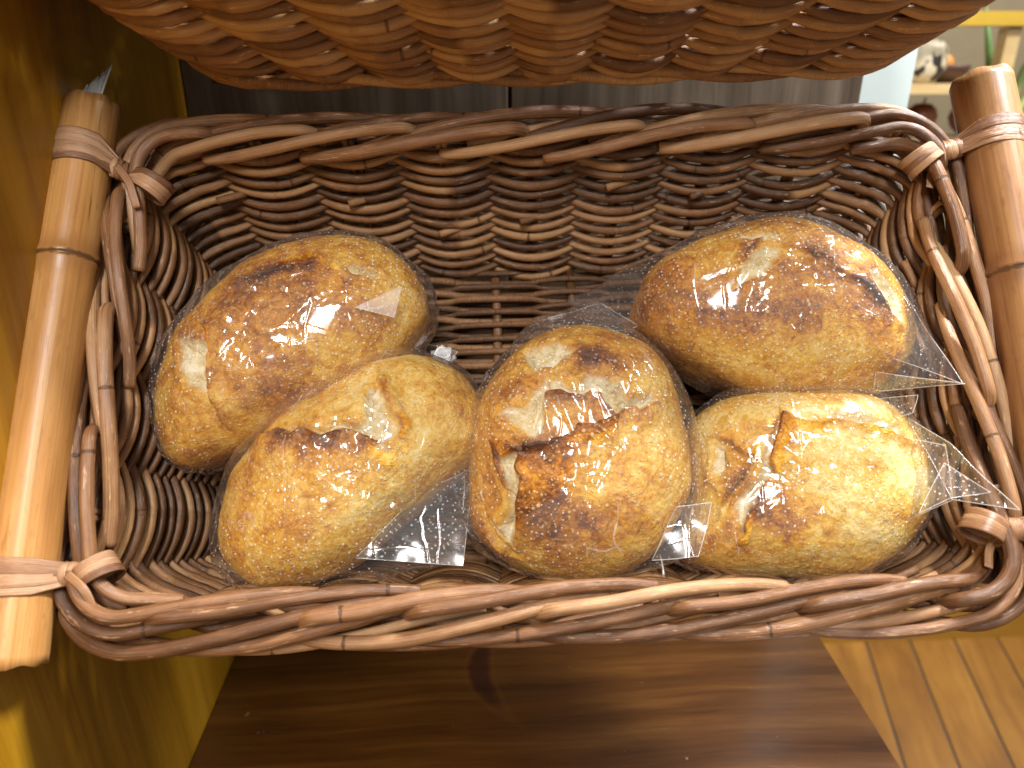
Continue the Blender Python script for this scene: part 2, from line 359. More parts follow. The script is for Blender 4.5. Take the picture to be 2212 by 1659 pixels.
def wood_mat(name, dark, mid, light, scale=(1, 1, 1), rough=.4, knot=None, coat=0.0, wear=.0):
    """Grain runs along the axis with the SMALL scale."""
    k = NT(name)
    rr = k.attr('rr')
    off = k.n('ShaderNodeCombineXYZ')
    for i in range(3):
        k._in(off.inputs[i], k.math('MULTIPLY', rr, 3.7 + i))
    v = k.vmath('ADD', k.obj(), off.outputs[0])
    warp = k.noise(v, 3.0, 2, .5, out=1)
    vv = k.vmath('ADD', v, k.vmath('MULTIPLY', k.vmath('SUBTRACT', warp, (.5, .5, .5)), (.035, .035, .035)))
    g1 = k.noise(k.mapping(vv, scale), 1.0, 5, .65)
    g2 = k.noise(k.mapping(vv, tuple(s * 5 for s in scale)), 1.0, 3, .7)
    big = k.noise(v, 4.0, 3, .55)
    t = k.math('ADD', k.math('MULTIPLY', g1, .6), k.math('ADD', k.math('MULTIPLY', g2, .22), k.math('MULTIPLY', big, .32)))
    col = k.ramp(t, [(.40, dark), (.56, mid), (.74, light)])
    if knot:  # bent dark mark with a faint pale rim, mixed into the board colour
        p, s, c = knot
        sp_ = k.n('ShaderNodeSeparateXYZ'); k._in(sp_.inputs[0], k.mapping(vv, s, tuple(-a * b for a, b in zip(p, s))))
        bent = k.math('ADD', sp_.outputs[0], k.math('MULTIPLY', k.math('MULTIPLY', sp_.outputs[1], sp_.outputs[1]), -1.3))
        d = k.math('SQRT', k.math('ADD', k.math('MULTIPLY', bent, bent), k.math('MULTIPLY', sp_.outputs[1], sp_.outputs[1])))
        d = k.math('ADD', d, k.math('MULTIPLY', k.math('SUBTRACT', big, .5), 1.6))
        col = k.mix(k.smooth(d, 1.15, .55, 0, .7), col, c)
        ringm = k.math('MULTIPLY', k.smooth(d, .95, 1.1), k.smooth(d, 1.45, 1.15))
        col = k.mix(k.math('MULTIPLY', ringm, .15), col, light)
    col = k.mix(k.smooth(g2, .60, .75, 0, .35), col, dark)
    if wear:
        w = k.smooth(k.noise(v, 60, 4, .7), .70, .76)
        col = k.mix(k.math('MULTIPLY', w, wear), col, (.7, .6, .45))
    k.set(base=col, rough=k.ramp(g1, [(.2, rough - .06), (.8, rough + .12)]), normal=k.bump(k.math('ADD', g1, k.math('MULTIPLY', g2, .5)), .12, .002), spec=.5, coat=coat, coatr=.15)
    return k.m


def plain_mat(name, col, rough=.5, var=.12, scale=30):
    k = NT(name)
    n = k.noise(k.obj(), scale, 3)
    c = k.mix(n, tuple(a * (1 - var) for a in col), tuple(min(1, a * (1 + var)) for a in col))
    k.set(base=c, rough=rough, normal=k.bump(n, .1, .002))
    return k.m


def crust_mat():
    k = NT('bread_crust')
    crumb = k.attr('crumb'); dark = k.attr('dark'); rr = k.attr('rr')
    off = k.n('ShaderNodeCombineXYZ')
    k._in(off.inputs[0], k.math('MULTIPLY', rr, 5.3)); k._in(off.inputs[1], k.math('MULTIPLY', rr, 2.9))
    v = k.vmath('ADD', k.obj(), off.outputs[0])
    n1 = k.noise(k.mapping(v, (1, 1, 1)), 24, 6, .66, .8)
    n2 = k.noise(v, 95, 5, .70, 1.2)
    n3 = k.noise(v, 420, 3, .7)
    t = k.math('ADD', k.math('MULTIPLY', k.math('SUBTRACT', n1, .5), 1.15),
               k.math('ADD', k.math('MULTIPLY', k.math('SUBTRACT', n2, .5), .95), k.math('MULTIPLY', k.math('SUBTRACT', n3, .5), .55)))
    t = k.math('ADD', k.math('MULTIPLY', dark, .33), k.math('ADD', t, .36))
    col = k.ramp(t, [(.00, (.82, .65, .27)), (.18, (.75, .48, .085)), (.36, (.62, .305, .024)), (.54, (.43, .158, .011)), (.74, (.20, .062, .012)), (.98, (.060, .022, .013))])
    # flour-pale blisters
    vor = k.voronoi(k.vmath('ADD', v, k.vmath('MULTIPLY', k.noise(v, 200, 2, out=1), (.004, .004, .004))), 330)
    cellc = k.n('ShaderNodeTexVoronoi'); k._in(cellc.inputs['Vector'], v); cellc.inputs['Scale'].default_value = 330
    pick = k.smooth(k.noise(v, 60, 3, .6), .42, .58)
    blis = k.math('MULTIPLY', k.smooth(vor, .36, .16), pick)
    vor2 = k.voronoi(v, 130)
    blis2 = k.math('MULTIPLY', k.smooth(vor2, .24, .10), k.smooth(k.noise(v, 45, 2), .52, .60))
    bl = k.math('MAXIMUM', blis, blis2)
    col = k.mix(k.math('MULTIPLY', bl, .60), col, (.84, .66, .34))
    crumbc = k.ramp(k.noise(v, 90, 5, .7), [(.28, (.46, .30, .10)), (.46, (.70, .59, .33)), (.66, (.86, .82, .63))])
    cm = k.smooth(k.math('ADD', crumb, k.math('ADD', k.math('MULTIPLY', k.math('SUBTRACT', n2, .5), .9), k.math('MULTIPLY', k.math('SUBTRACT', n1, .5), .8))), .22, .85)
    col = k.mix(cm, col, crumbc)
    pores = k.math('MULTIPLY', k.voronoi(v, 260), cm)
    h = k.math('ADD', k.math('MULTIPLY', n2, .9), k.math('ADD', k.math('MULTIPLY', bl, .55), k.math('ADD', k.math('MULTIPLY', n3, .5), k.math('MULTIPLY', pores, .6))))
    k.set(base=col, rough=k.mix(cm, (.42, .42, .42), (.85, .85, .85)), normal=k.bump(h, .75, .0018), spec=.35)
    return k.m


def film_mat(seed, haze=0.0):
    """Thin clear cellophane: see-through, glossy, crinkled, with rows of tiny vent holes."""
    k = NT('clear_film')
    geo = k.n('ShaderNodeNewGeometry')
    v = k.mapping(k.obj(), (1, 1, 1), (seed * .37, seed * .21, seed * .11))
    warp = k.noise(v, 22, 2, .5, out=1)
    vw = k.vmath('ADD', v, k.vmath('MULTIPLY', k.vmath('SUBTRACT', warp, (.5, .5, .5)), (.018, .018, .018)))
    v1 = k.voronoi(k.mapping(vw, (1, .16, 1), rot=(0, 0, .9 + seed * .23)), 40, 'DISTANCE_TO_EDGE')
    v2 = k.voronoi(k.mapping(vw, (.18, 1, 1), rot=(0, 0, .4 - seed * .31)), 58, 'DISTANCE_TO_EDGE')
    n = k.noise(v, 34, 2, .5)
    c1 = k.smooth(v1, .0, .05); c2 = k.smooth(v2, 0, .05)
    h = k.math('ADD', k.math('MULTIPLY', c1, .28), k.math('ADD', k.math('MULTIPLY', c2, .14), k.math('MULTIPLY', n, 1.3)))
    nr = k.bump(h, .45, .0016)
    ior = k.math('ADD', k.math('MULTIPLY', geo.outputs['Backfacing'], 1 / 1.5 - 1.5), 1.5)
    fr = k.n('ShaderNodeFresnel'); k._in(fr.inputs['IOR'], ior); k.link(nr, fr.inputs['Normal'])
    gl = k.n('ShaderNodeBsdfGlossy'); gl.inputs['Roughness'].default_value = .12; k.link(nr, gl.inputs['Normal'])
    gl.inputs['Color'].default_value = (1, 1, 1, 1)
    tr = k.n('ShaderNodeBsdfTransparent'); tr.inputs['Color'].default_value = (.975, .975, .975, 1)
    dif = k.n('ShaderNodeBsdfDiffuse'); dif.inputs['Color'].default_value = (.9, .9, .9, 1)
    m1 = k.n('ShaderNodeMixShader')
    k._in(m1.inputs[0], k.math('ADD', k.math('MULTIPLY', fr.outputs[0], 1.7), .015, clamp=True)); k.link(tr.outputs[0], m1.inputs[1]); k.link(gl.outputs[0], m1.inputs[2])
    # vent holes on a staggered grid plus the milky scuff along creases
    sp = .0036
    vs = k.mapping(v, (1 / sp, 1 / sp, 1 / sp), rot=(.35, .2, .5 + seed))
    vh = k.voronoi(vs, 1.0, rand=.32)
    holes = k.math('MULTIPLY', k.smooth(vh, .235, .13), k.smooth(k.noise(v, 9, 1), .38, .52, .25, 1))
    scuff = k.math('MULTIPLY', k.smooth(v1, .022, .0), k.smooth(k.noise(v, 30, 2), .56, .70))
    milky = k.math('MAXIMUM', k.math('MULTIPLY', holes, .58), k.math('ADD', k.math('MULTIPLY', scuff, .30), .028 + haze))
    m2 = k.n('ShaderNodeMixShader')
    k._in(m2.inputs[0], milky); k.link(m1.outputs[0], m2.inputs[1]); k.link(dif.outputs[0], m2.inputs[2])
    k.link(m2.outputs[0], k.out.inputs['Surface'])
    k.t.nodes.remove(k.bsdf)
    return k.m


RNG = random.Random(7)
M_WALL = rattan_mat('brown_wicker', (.092, .040, .015), (.250, .117, .046), (.45, .25, .108), node_gap=.31)
M_RIM = rattan_mat('rim_cane', (.108, .047, .020), (.28, .134, .058), (.50, .295, .145), gloss=.30, node_gap=.47)
M_UPPER = rattan_mat('bounce_lit_wicker', (.15, .066, .024), (.34, .165, .060), (.54, .32, .13), gloss=.42, node_gap=.4)  # base colour raised and warmed in place of light bounced off the wood
M_BIND = rattan_mat('binding_strip', (.17, .075, .035), (.32, .165, .080), (.48, .28, .15), gloss=.26, node_gap=.6)
M_SIDE = wood_mat('golden_varnished_plywood', (.205, .092, .004), (.36, .172, .005), (.49, .265, .012), (1.5, 34, 1.3), rough=.38)
M_BACK = wood_mat('grey_brown_board', (.07, .052, .035), (.145, .112, .078), (.25, .205, .155), (44, 3, 2.0), rough=.42)
M_SHELF = wood_mat('dark_stained_board', (.024, .008, .002), (.054, .019, .003), (.105, .043, .007), (1.6, 30, 6), rough=.20,
                   knot=((.284, -.160, .627), (75, 19, 1), (.016, .004, .003)), wear=.25)  # places the bent dark mark on the bottom board
M_FLOOR = wood_mat('orange_floor_plank', (.10, .036, .004), (.175, .072, .005), (.26, .12, .012), (14, 1.6, 6), rough=.5)
M_CRUST = crust_mat()

# ------------------------------------------------------------------ the room round the shelf
XL, XR, YB, ZS = -.294, .406, .81, CAM_Z - .623

k = NT('floor_gap'); k.set(base=plain_mat('x', (.1, .06, .03)).node_tree.nodes['Principled BSDF'].inputs[0].default_value[:3], rough=.8)
m_gap = plain_mat('plank_gap', (.12, .085, .05), .7)
fl = MB(); fl.box((-4, -3, -.02), (5, 6, -.006))
tag(fl.build('floor', m_gap, smooth=False), kind='structure')
pl = MB()
for i in range(-24, 30):
    pl.box((i * .105 + .002, -1.5, -.006), (i * .105 + .101, 4.5, 0), rr=RNG.random() * 4)
po = pl.build('floor_planks', M_FLOOR, smooth=False)
po.rotation_euler = (0, 0, rad(-15.5))
tag(po, kind='structure')

wl = MB(); wl.box((-4, 4.2, 0), (5, 4.3, 3))
tag(wl.build('back_wall', plain_mat('warm_wall', (.42, .36, .27), .8), smooth=False), kind='structure')

# shelf unit that carries the baskets
unit = empty('display_shelf', Matrix.Translation((XL, YB, 0)))
tag(unit, 'wooden display shelf with a golden side panel and dark boards, carrying the baskets', 'shelf')


def upart(name, boxes, mat, bevel=.0015):
    b = MB()
    for lo, hi, r in boxes:
        b.box(tuple(a - c for a, c in zip(lo, (XL, YB, 0))), tuple(a - c for a, c in zip(hi, (XL, YB, 0))), rr=r)
    o = b.build(name, mat, unit, smooth=False)
    if bevel:
        md = o.modifiers.new('bevel', 'BEVEL'); md.width = bevel; md.segments = 2
    return o


M_SUPPORT = plain_mat('raw_board', (.07, .035, .015), .85)
upart('side_panel', [((XL - .022, -.06, 0), (XL, YB + .019, 2.1), .3)], M_SIDE)
xs = [XL + .0015, .0355, XR]
upart('back_board', [((XL + .001, YB, .0), (.0340, YB + .018, 2.1), .2), ((.0370, YB, 0), (XR, YB + .018, 2.1), .9), ((.030, YB + .012, 0), (.041, YB + .0165, 2.1), .1)], M_BACK)
upart('added_shade_board', [((XL + .001, .52, 1.90), (XR, YB - .001, 1.922), .2)], M_SIDE)  # unseen board, added to keep the right-hand lamp off the side panel
upart('bottom_board', [((XL + .001, .10, ZS - .022), (XR, YB - .001, ZS), .0)], M_SHELF)

# white pillar to the right behind the shelf
wp = MB(); wp.box((.30, 1.0, 0), (.566, 1.12, 2.4))
o = wp.build('white_pillar', plain_mat('white_laminate', (.56, .66, .66), .5, .02), smooth=False)
tag(o, 'smooth pale white panel between the bread shelf and the storage rack', 'panel')

# storage rack far right
rack = empty('storage_rack', Matrix.Translation((.95, 1.6, 0)))
tag(rack, 'pale wooden storage rack standing far right behind the baskets', 'rack')
m_rack = wood_mat('pale_rack_wood', (.30, .20, .08), (.46, .33, .15), (.58, .44, .24), (3, 20, 20), rough=.5)
m_rackd = plain_mat('rack_backing', (.16, .125, .07), .7)
m_yellow = plain_mat('yellow_rail', (.36, .23, .02), .5)
m_plinth = plain_mat('plinth_wood', (.32, .165, .02), .4)


def rpart(name, lo, hi, mat):
    b = MB(); b.box(tuple(a - c for a, c in zip(lo, (.95, 1.6, 0))), tuple(a - c for a, c in zip(hi, (.95, 1.6, 0))))
    return b.build(name, mat, rack, smooth=False)


rpart('back_board', (.60, 1.95, 0), (2.2, 1.97, 2.0), m_rackd)
rpart('shelf_board', (.60, 1.6, 1.225), (1.075, 1.949, 1.245), m_rack)
rpart('shelf_board', (.60, 1.6, .82), (1.9, 1.949, .84), m_rack)
rpart('shelf_board', (.60, 1.6, .38), (1.9, 1.949, .40), m_rack)
rpart('top_rail', (.60, 1.57, 1.352), (1.9, 1.60, 1.378), m_yellow)
rpart('post', (1.076, 1.585, 0), (1.104, 1.615, 1.351), m_rack)
rpart('plinth', (.60, 1.35, 0), (2.2, 1.38, .09), m_plinth)

# things on the rack (small, far and out of focus)
k = NT('white_with_black_patches')
d = k.noise(k.obj(), 36, 1, .4)
k.set(base=k.mix(k.smooth(d, .53, .57), (.62, .55, .38), (.03, .025, .02)), rough=.4)
m_cow = k.m


def lathe(prof, n=28):
    v, f = [], []
    for r, z in prof:
        for i in range(n):
            a = 2 * math.pi * i / n
            v.append((r * math.cos(a), r * math.sin(a), z))
    for j in range(len(prof) - 1):
        for i in range(n):
            i2 = (i + 1) % n
            f.append((j * n + i, j * n + i2, (j + 1) * n + i2, (j + 1) * n + i))
    return v, f


b = MB(); b.add(*lathe([(.001, 0), (.030, .001), (.044, .02), (.048, .045), (.042, .07), (.030, .084), (.026, .08), (.001, .06)]))
o = b.build('spotted_jar', m_cow); o.location = (.955, 1.66, 1.2455)
tag(o, 'cream round jar with black patches on the far rack shelf', 'jar')
b = MB(); b.add(*lathe([(.001, 0), (.03, .001), (.055, .022), (.06, .036), (.056, .036), (.05, .024), (.001, .008)]))
bo = b.build('serving_bowl', plain_mat('brown_bowl_glaze', (.10, .045, .03), .4)); bo.location = (1.05, 1.70, 1.2455)
bo.location.x = 1.02
tag(bo, 'brown bowl holding an orange fruit on the far rack shelf', 'bowl')


def fruit(name, loc, r, mat, label, cat):
    b = MB(); b.add(*lathe([(.001, .10 * r), (.35 * r, .02 * r), (.8 * r, .45 * r), (r, r), (.85 * r, 1.5 * r), (.5 * r, 1.82 * r), (.2 * r, 1.86 * r), (.001, 1.76 * r)]))
    st = None
    o = b.build(name, mat); o.location = loc
    tag(o, label, cat)
    s = MB(); s.tube([(0, 0, 1.75 * r), (.03 * r, 0, 2.0 * r), (.1 * r, 0, 2.2 * r)], .07 * r, 6)
    s.build('stem', plain_mat('fruit_stem', (.10, .07, .03)), o)
    return o


fruit('orange', (1.02, 1.70, 1.256), .026, plain_mat('orange_peel', (.55, .20, .03), .5), 'orange fruit lying in the brown bowl on the far rack', 'orange')
m_red = plain_mat('red_apple_skin', (.30, .10, .05), .35)
for i, (x, y) in enumerate(((.93, 1.70), (1.01, 1.72), (1.10, 1.70))):
    oo = fruit('apple', (x, y, .8405 + .30), .034, m_red, '', 'apple')
    oo['label'] = ('leftmost red apple in the dark crate on the rack',
                   'middle one of the three red apples in the dark crate',
                   'red apple in the dark crate nearest the rack post')[i]
    oo['group'] = 'apples in a crate on the rack'
cr = MB(); cr.box((-.16, -.09, 0), (.16, .09, .295))
o = cr.build('fruit_crate', m_rackd, smooth=False); o.location = (1.02, 1.72, .8405)
tag(o, 'dark crate carrying red apples on the middle shelf of the rack', 'crate')
lk = MB()
for i in range(7):
    a = (i - 3) * .05
    lk.tube([(0.004 * i, 0, 0), (.01 + .006 * i + a * .2, .01, .14), (.02 + .016 * i + a * .5, .02, .26), (.03 + .03 * i + a, .0, .36)], [.007, .008, .010, .003], 6, rr=i * .1)
k = NT('leek_green')
sx = k.n('ShaderNodeSeparateXYZ'); k._in(sx.inputs[0], k.obj())
k.set(base=k.ramp(k.math('MULTIPLY', sx.outputs[2], 2.8), [(.2, (.62, .62, .42)), (.45, (.35, .42, .12)), (.8, (.07, .14, .03))]), rough=.5)
o = lk.build('leek_bunch', k.m); o.location = (1.135, 1.66, 1.02); o.rotation_euler = (0, rad(8), 0)
tag(o, 'bunch of green topped leeks standing beside the rack post', 'vegetable')
cr = MB(); cr.box((-.10, -.08, 0), (.16, .08, .17))
o = cr.build('vegetable_box', m_rackd, smooth=False); o.location = (1.24, 1.70, .8405)
tag(o, 'dark box under the leeks right of the rack post', 'box')

# ------------------------------------------------------------------ wicker baskets
RB = Matrix(((0.99942924, 0.0031548, -0.03363398), (-0.02863112, 0.60752337, -0.79378562), (0.01792919, 0.79429554, 0.60726694)))
TB = Vector((0.04195292, 0.46963303, -0.16683512 + CAM_Z))
LOWER = Matrix.Translation(TB) @ RB.to_4x4()
# the upper one sits on the tier above, further back
UPPER = Matrix.Translation((.050, .574, .214 + CAM_Z)) @ RB.to_4x4() @ Matrix.Rotation(rad(-7.5), 4, 'X') @ Matrix.Scale(1.05, 4)
H = .13


BASE_ROUND = [0.0]


def prof(t):
    """half sizes of the basket outline at height t (0 base, 1 rim): left, right, back, front, corner radius"""
    e = (1 - t) ** 1.15
    return (-.2945 + .030 * e, .2945 - .026 * e, .165 - .052 * e, -.171 + .024 * e, .034 - .014 * e + BASE_ROUND[0] * e)


def outline(s, t):
    """point and outward normal on the rounded outline; s 0..1, counter clockwise from the middle of the front"""
    x0, x1, y1, y0, r = prof(t)
    # fractions fixed by the rim, so stakes keep their places at every height
    a0, a1, b1, b0, rr_ = prof(1.0)
    lx = (a1 - a0) - 2 * rr_; ly = (b1 - b0) - 2 * rr_; q = math.pi / 2 * rr_
    tot = 2 * lx + 2 * ly + 4 * q
    d = (s % 1.0) * tot
    cx = (x0 + x1) / 2
    segs = [('l', lx / 2, (cx, y0), (x1 - r, y0)), ('a', q, (x1 - r, y0 + r), -90), ('l', ly, (x1, y0 + r), (x1, y1 - r)), ('a', q, (x1 - r, y1 - r), 0),
            ('l', lx, (x1 - r, y1), (x0 + r, y1)), ('a', q, (x0 + r, y1 - r), 90), ('l', ly, (x0, y1 - r), (x0, y0 + r)), ('a', q, (x0 + r, y0 + r), 180),
            ('l', lx / 2, (x0 + r, y0), (cx, y0))]
    for kind, ln, p, e in segs:
        if d <= ln or ln == segs[-1][1] and kind == 'l' and e == segs[-1][3]:
            u = min(1, d / ln)
            if kind == 'l':
                dx, dy = e[0] - p[0], e[1] - p[1]
                L = math.hypot(dx, dy)
                return (p[0] + dx * u, p[1] + dy * u), (dy / L, -dx / L)
            a = rad(e + 90 * u)
            return (p[0] + r * math.cos(a), p[1] + r * math.sin(a)), (math.cos(a), math.sin(a))
        d -= ln
    return (cx, y0), (0, -1)


def zlev(t):
    return -H + (H - .006) * t


NS = 26


def woven_wall(seed, rows=25, rod=.0037, A=.0082):
    rng = random.Random(seed)
    b = MB()
    n = NS * 9
    for k in range(rows):
        t = (k + .5) / rows
        ph = [rng.uniform(0, 6.28) for _ in range(4)]
        r0 = rod * rng.uniform(.93, 1.07)
        # a rod lasts a few stakes and is then replaced by another
        vals, radv = [], []
        nxt, cur, cr_ = 0, rng.random(), 1.0
        arcv = [rng.uniform(-.10, .10) for _ in range(NS)]
        arch = [rng.uniform(-.0011, .0011) for _ in range(NS)]
        pts = []
        for i in range(n):
            s = i / n
            st = int(s * NS)
            if st >= nxt:
                cur, cr_ = rng.random(), rng.uniform(.88, 1.1)
                nxt = st + rng.choice((2, 3, 4, 5))
            w = math.cos(math.pi * (NS * s + k))
            bulge = math.copysign(abs(w) ** .85, w)
            # arcs share a slow drift and a slight slope so rows are not ruler straight
            dz = .0010 * math.sin(2 * math.pi * 2 * s + ph[0]) + .0007 * math.sin(2 * math.pi * 5 * s + ph[1])
            f = NS * s + .5
            i0 = int(f - .5) % NS
            dz += arch[i0] * abs(w)
            (x, y), (nx, ny) = outline(s, min(1, max(0, t)))
            pts.append((x + nx * A * bulge, y + ny * A * bulge, zlev(t) + dz - .0008 * abs(bulge)))
            vals.append(min(1, max(0, cur + arcv[st % NS])))
            radv.append(r0 * cr_ * (1 - .34 * (1 - abs(w)) ** 1.5) * (1 + .05 * math.sin(37 * s + ph[2])))
        b.tube(pts, radv, 8, closed=True, rr=vals)
    # a few rod ends left sticking out
    for _ in range(14):
        k = rng.randrange(3, rows - 1); t = (k + .5) / rows
        s = (rng.randrange(NS) + (.5 if k % 2 else .0) + .5) / NS
        pts = []
        for j in range(5):
            (x, y), (nx, ny) = outline(s + .006 * (j - 2) / 2, t)
            off = -.0030 - .0022 * j
            pts.append((x + nx * off, y + ny * off, zlev(t) + .002 + .001 * j))
        b.tube(pts, .0030, 7, rr=rng.random())
    return b


def stakes(seed):
    rng = random.Random(seed)
    b = MB()
    for i in range(NS):
        s = (i + .0) / NS
        for ds in (-.0009, .0009):
            pts = []
            for j in range(12):
                t = j / 11
                (x, y), n_ = outline(s + ds * 1.5, t)
                pts.append((x, y, zlev(t) + (.004 if j == 11 else 0)))
            b.tube(pts, .0026, 6, rr=rng.random())
    return b


def woven_base(seed):
    rng = random.Random(seed)
    b = MB()
    x0, x1, y1, y0, r = prof(0)
    sx = [x0 + (x1 - x0) * (i + .5) / 8 for i in range(8)]
    for x in sx:
        e_ = max(0, r - min(x - x0, x1 - x))
        cut = r - math.sqrt(max(0, r * r - e_ * e_))
        b.tube([(x + .001 * math.sin(j), y0 - .002 + cut + (y1 - y0 + .004 - 2 * cut) * j / 10, -H) for j in range(11)], .0042, 7, rr=rng.random() * .4)
    n = int((y1 - y0) / .0061)
    for k in range(n):
        y = y0 + .004 + (y1 - y0 - .008) * k / (n - 1)
        pts = []
        ph = rng.uniform(0, 6)
        e_ = max(0, r - min(y - y0, y1 - y))
        cut = r - math.sqrt(max(0, r * r - e_ * e_))
        for j in range(81):
            u = j / 80
            x = min(x1 - .001 - cut, max(x0 + .001 + cut, x0 + .001 + (x1 - x0 - .002) * u)) + (u - .5) * .0004
            w = math.cos(math.pi * (8 * u - .5 + k) )
            w = math.copysign(abs(w) ** .6, w)
            pts.append((x, y + .0013 * (1 - abs(w)) * (1 if k % 2 else -1) + .0012 * math.sin(5 * u + ph), -H + .0054 * w))
        b.tube(pts, [(.0031) * (1 + .12 * math.sin(j * .21 + ph)) for j in range(81)], 7, rr=[min(1, max(0, .3 + .35 * math.sin(j * .05 + ph))) for j in range(81)])
    # twisted border round the base edge
    for q in range(2):
        pts = []
        for i in range(420):
            s = i / 420
            (x, y), (nx, ny) = outline(s, 0.0)
            w = math.sin(2 * math.pi * 9 * s + q * math.pi)
            u = .0062 + .0026 * w
            pts.append((x + nx * u, y + ny * u, -H - .0010 + .0030 * math.cos(2 * math.pi * 9 * s + q * math.pi)))
        b.tube(pts, [.0036 * (1 + .1 * math.sin(i * .09 + q)) for i in range(420)], 8, closed=True, rr=[.5 + .4 * math.sin(i * .04 + q * 2) for i in range(420)])
    return b


def catm(P, n):
    P = np.asarray(P, float)
    Q = np.vstack([2 * P[0] - P[1], P, 2 * P[-1] - P[-2]])
    out = []
    for i in range(1, len(Q) - 2):
        a, b_, c, d = Q[i - 1:i + 3]
        for j in range(n):
            t = j / n
            out.append(.5 * (2 * b_ + (c - a) * t + (2 * a - 5 * b_ + 4 * c - d) * t * t + (3 * b_ - a - 3 * c + d) * t ** 3))
    out.append(P[-1])
    return np.array(out)


def braided_rim(seed):
    """Rolled border: stakes bend over, run along the inner edge; their partners sweep from the outer edge in and dip under the next bend."""
    rng = random.Random(seed)
    b = MB()
    NB = 22
    inner = [(-.02, .002, -.020), (.0, .002, -.009), (.035, .0015, .0005), (.09, .0005, .0062), (.2, -.001, .0092), (.55, -.004, .0095), (.95, -.010, .0075), (1.30, -.0135, .0015), (1.65, -.0145, -.0065), (1.9, -.0125, -.012)]
    outer = [(-.25, .0105, -.017), (.0, .0150, -.012), (.35, .0180, -.0065), (.8, .0170, -.0015), (1.2, .0120, .0025), (1.6, .0055, .0040), (1.95, -.0005, .0015), (2.25, -.0055, -.004), (2.5, -.008, -.011)]
    under = [(-.2, .012, -.022), (.3, .0165, -.0185), (.9, .0175, -.0135), (1.5, .0125, -.0080), (2.0, .0050, -.0055), (2.4, -.001, -.009)]
    for j in range(NB):
        j0 = j + rng.uniform(-.14, .14)
        for path, rad_ in ((inner, .0046), (outer, .0044), (under, .0038)):
            pr = catm(path, 7)
            sc = rng.uniform(.90, 1.10)
            du, dh, tw = rng.uniform(-.0016, .0016), rng.uniform(-.0010, .0010), rng.uniform(-.0022, .0022)
            pts = []
            for q, u, h in pr:
                (x, y), (nx, ny) = outline((j0 + q * sc) / NB, 1.0)
                uu = (u * 1.02 if u > 0 else u * .86) + .0012 + du + tw * math.sin(q * 2.2)
                pts.append((x + nx * uu, y + ny * uu, h + dh - .001))
            r = rad_ * rng.uniform(.86, 1.14)
            rv = [r * (.80 + .20 * min(1, i / 5)) if path is not inner else r for i in range(len(pts))]
            b.tube(pts, rv, 10, rr=rng.random())
    # packing rods beneath the roll
    for u, h in ((-.003, -.014), (.004, -.016)):
        pts = []
        for i in range(200):
            (x, y), (nx, ny) = outline(i / 200, 1.0)
            pts.append((x + nx * u, y + ny * u, h))
        b.tube(pts, .0034, 7, closed=True, rr=.1)
    return b


def bamboo(p0, p1, r, nodes, seed, bend=.002):
    """hollow pole from p0 to p1 with swollen joints; returns mesh and the joints' distance along it"""
    rng = random.Random(seed)
    b = MB()
    p0, p1 = np.array(p0), np.array(p1)
    L = np.linalg.norm(p1 - p0)
    ax = (p1 - p0) / L
    u = np.cross(ax, (0, 0, 1)); u /= np.linalg.norm(u)
    v = np.cross(u, ax)
    zs = sorted(set([0, L] + list(np.linspace(0, L, 60)) + [q + d for q in nodes for d in (-.012, -.006, -.003, -.0014, -.0004, .0006, .0018, .004, .009)]))
    n = 40
    V, F, rc = [], [], []
    ph = [rng.uniform(0, 6) for _ in range(3)]

    def rr_(z, a):
        rad_ = r * (1 + .015 * math.sin(9 * z + ph[0]))
        for q in nodes:
            d = z - q
            rad_ += r * (.055 * math.exp(-(d / .0060) ** 2) + .035 * math.exp(-((d - .002) / .0022) ** 2) - .075 * math.exp(-((d + .0004) / .0008) ** 2))
        return rad_ * (1 + .018 * math.sin(2 * a + ph[1] + z * 2) + .008 * math.sin(5 * a + ph[2]))
    rings = [(z, 1.0) for z in zs] + [(L, .80), (L - .05, .74)]
    rings = [(.05, .74), (0.0, .80)] + rings
    for z, kf in rings:
        for i in range(n):
            a = 2 * math.pi * i / n
            R = rr_(z, a) * kf
            ze = z
            if z <= 1e-6 or z >= L - 1e-6:      # sawn, slightly ragged ends
                ze = z + .0009 * math.sin(a + ph[0]) + .0010 * math.sin(7 * a + ph[1])
            c = p0 + ax * ze + v * bend * math.sin(math.pi * z / L)
            p = c + R * (math.cos(a) * u + math.sin(a) * v)
            V.append(p); rc.append((math.cos(a) * .5, math.sin(a) * .5, float(z)))
    for j in range(len(rings) - 1):
        for i in range(n):
            i2 = (i + 1) % n
            F.append((j * n + i, (j + 1) * n + i, (j + 1) * n + i2, j * n + i2))
    F.append(tuple(range(n)))
    m = (len(rings) - 1) * n
    F.append(tuple(m + i for i in range(n))[::-1])
    b.add(V, F, rc, 0.0)
    return b


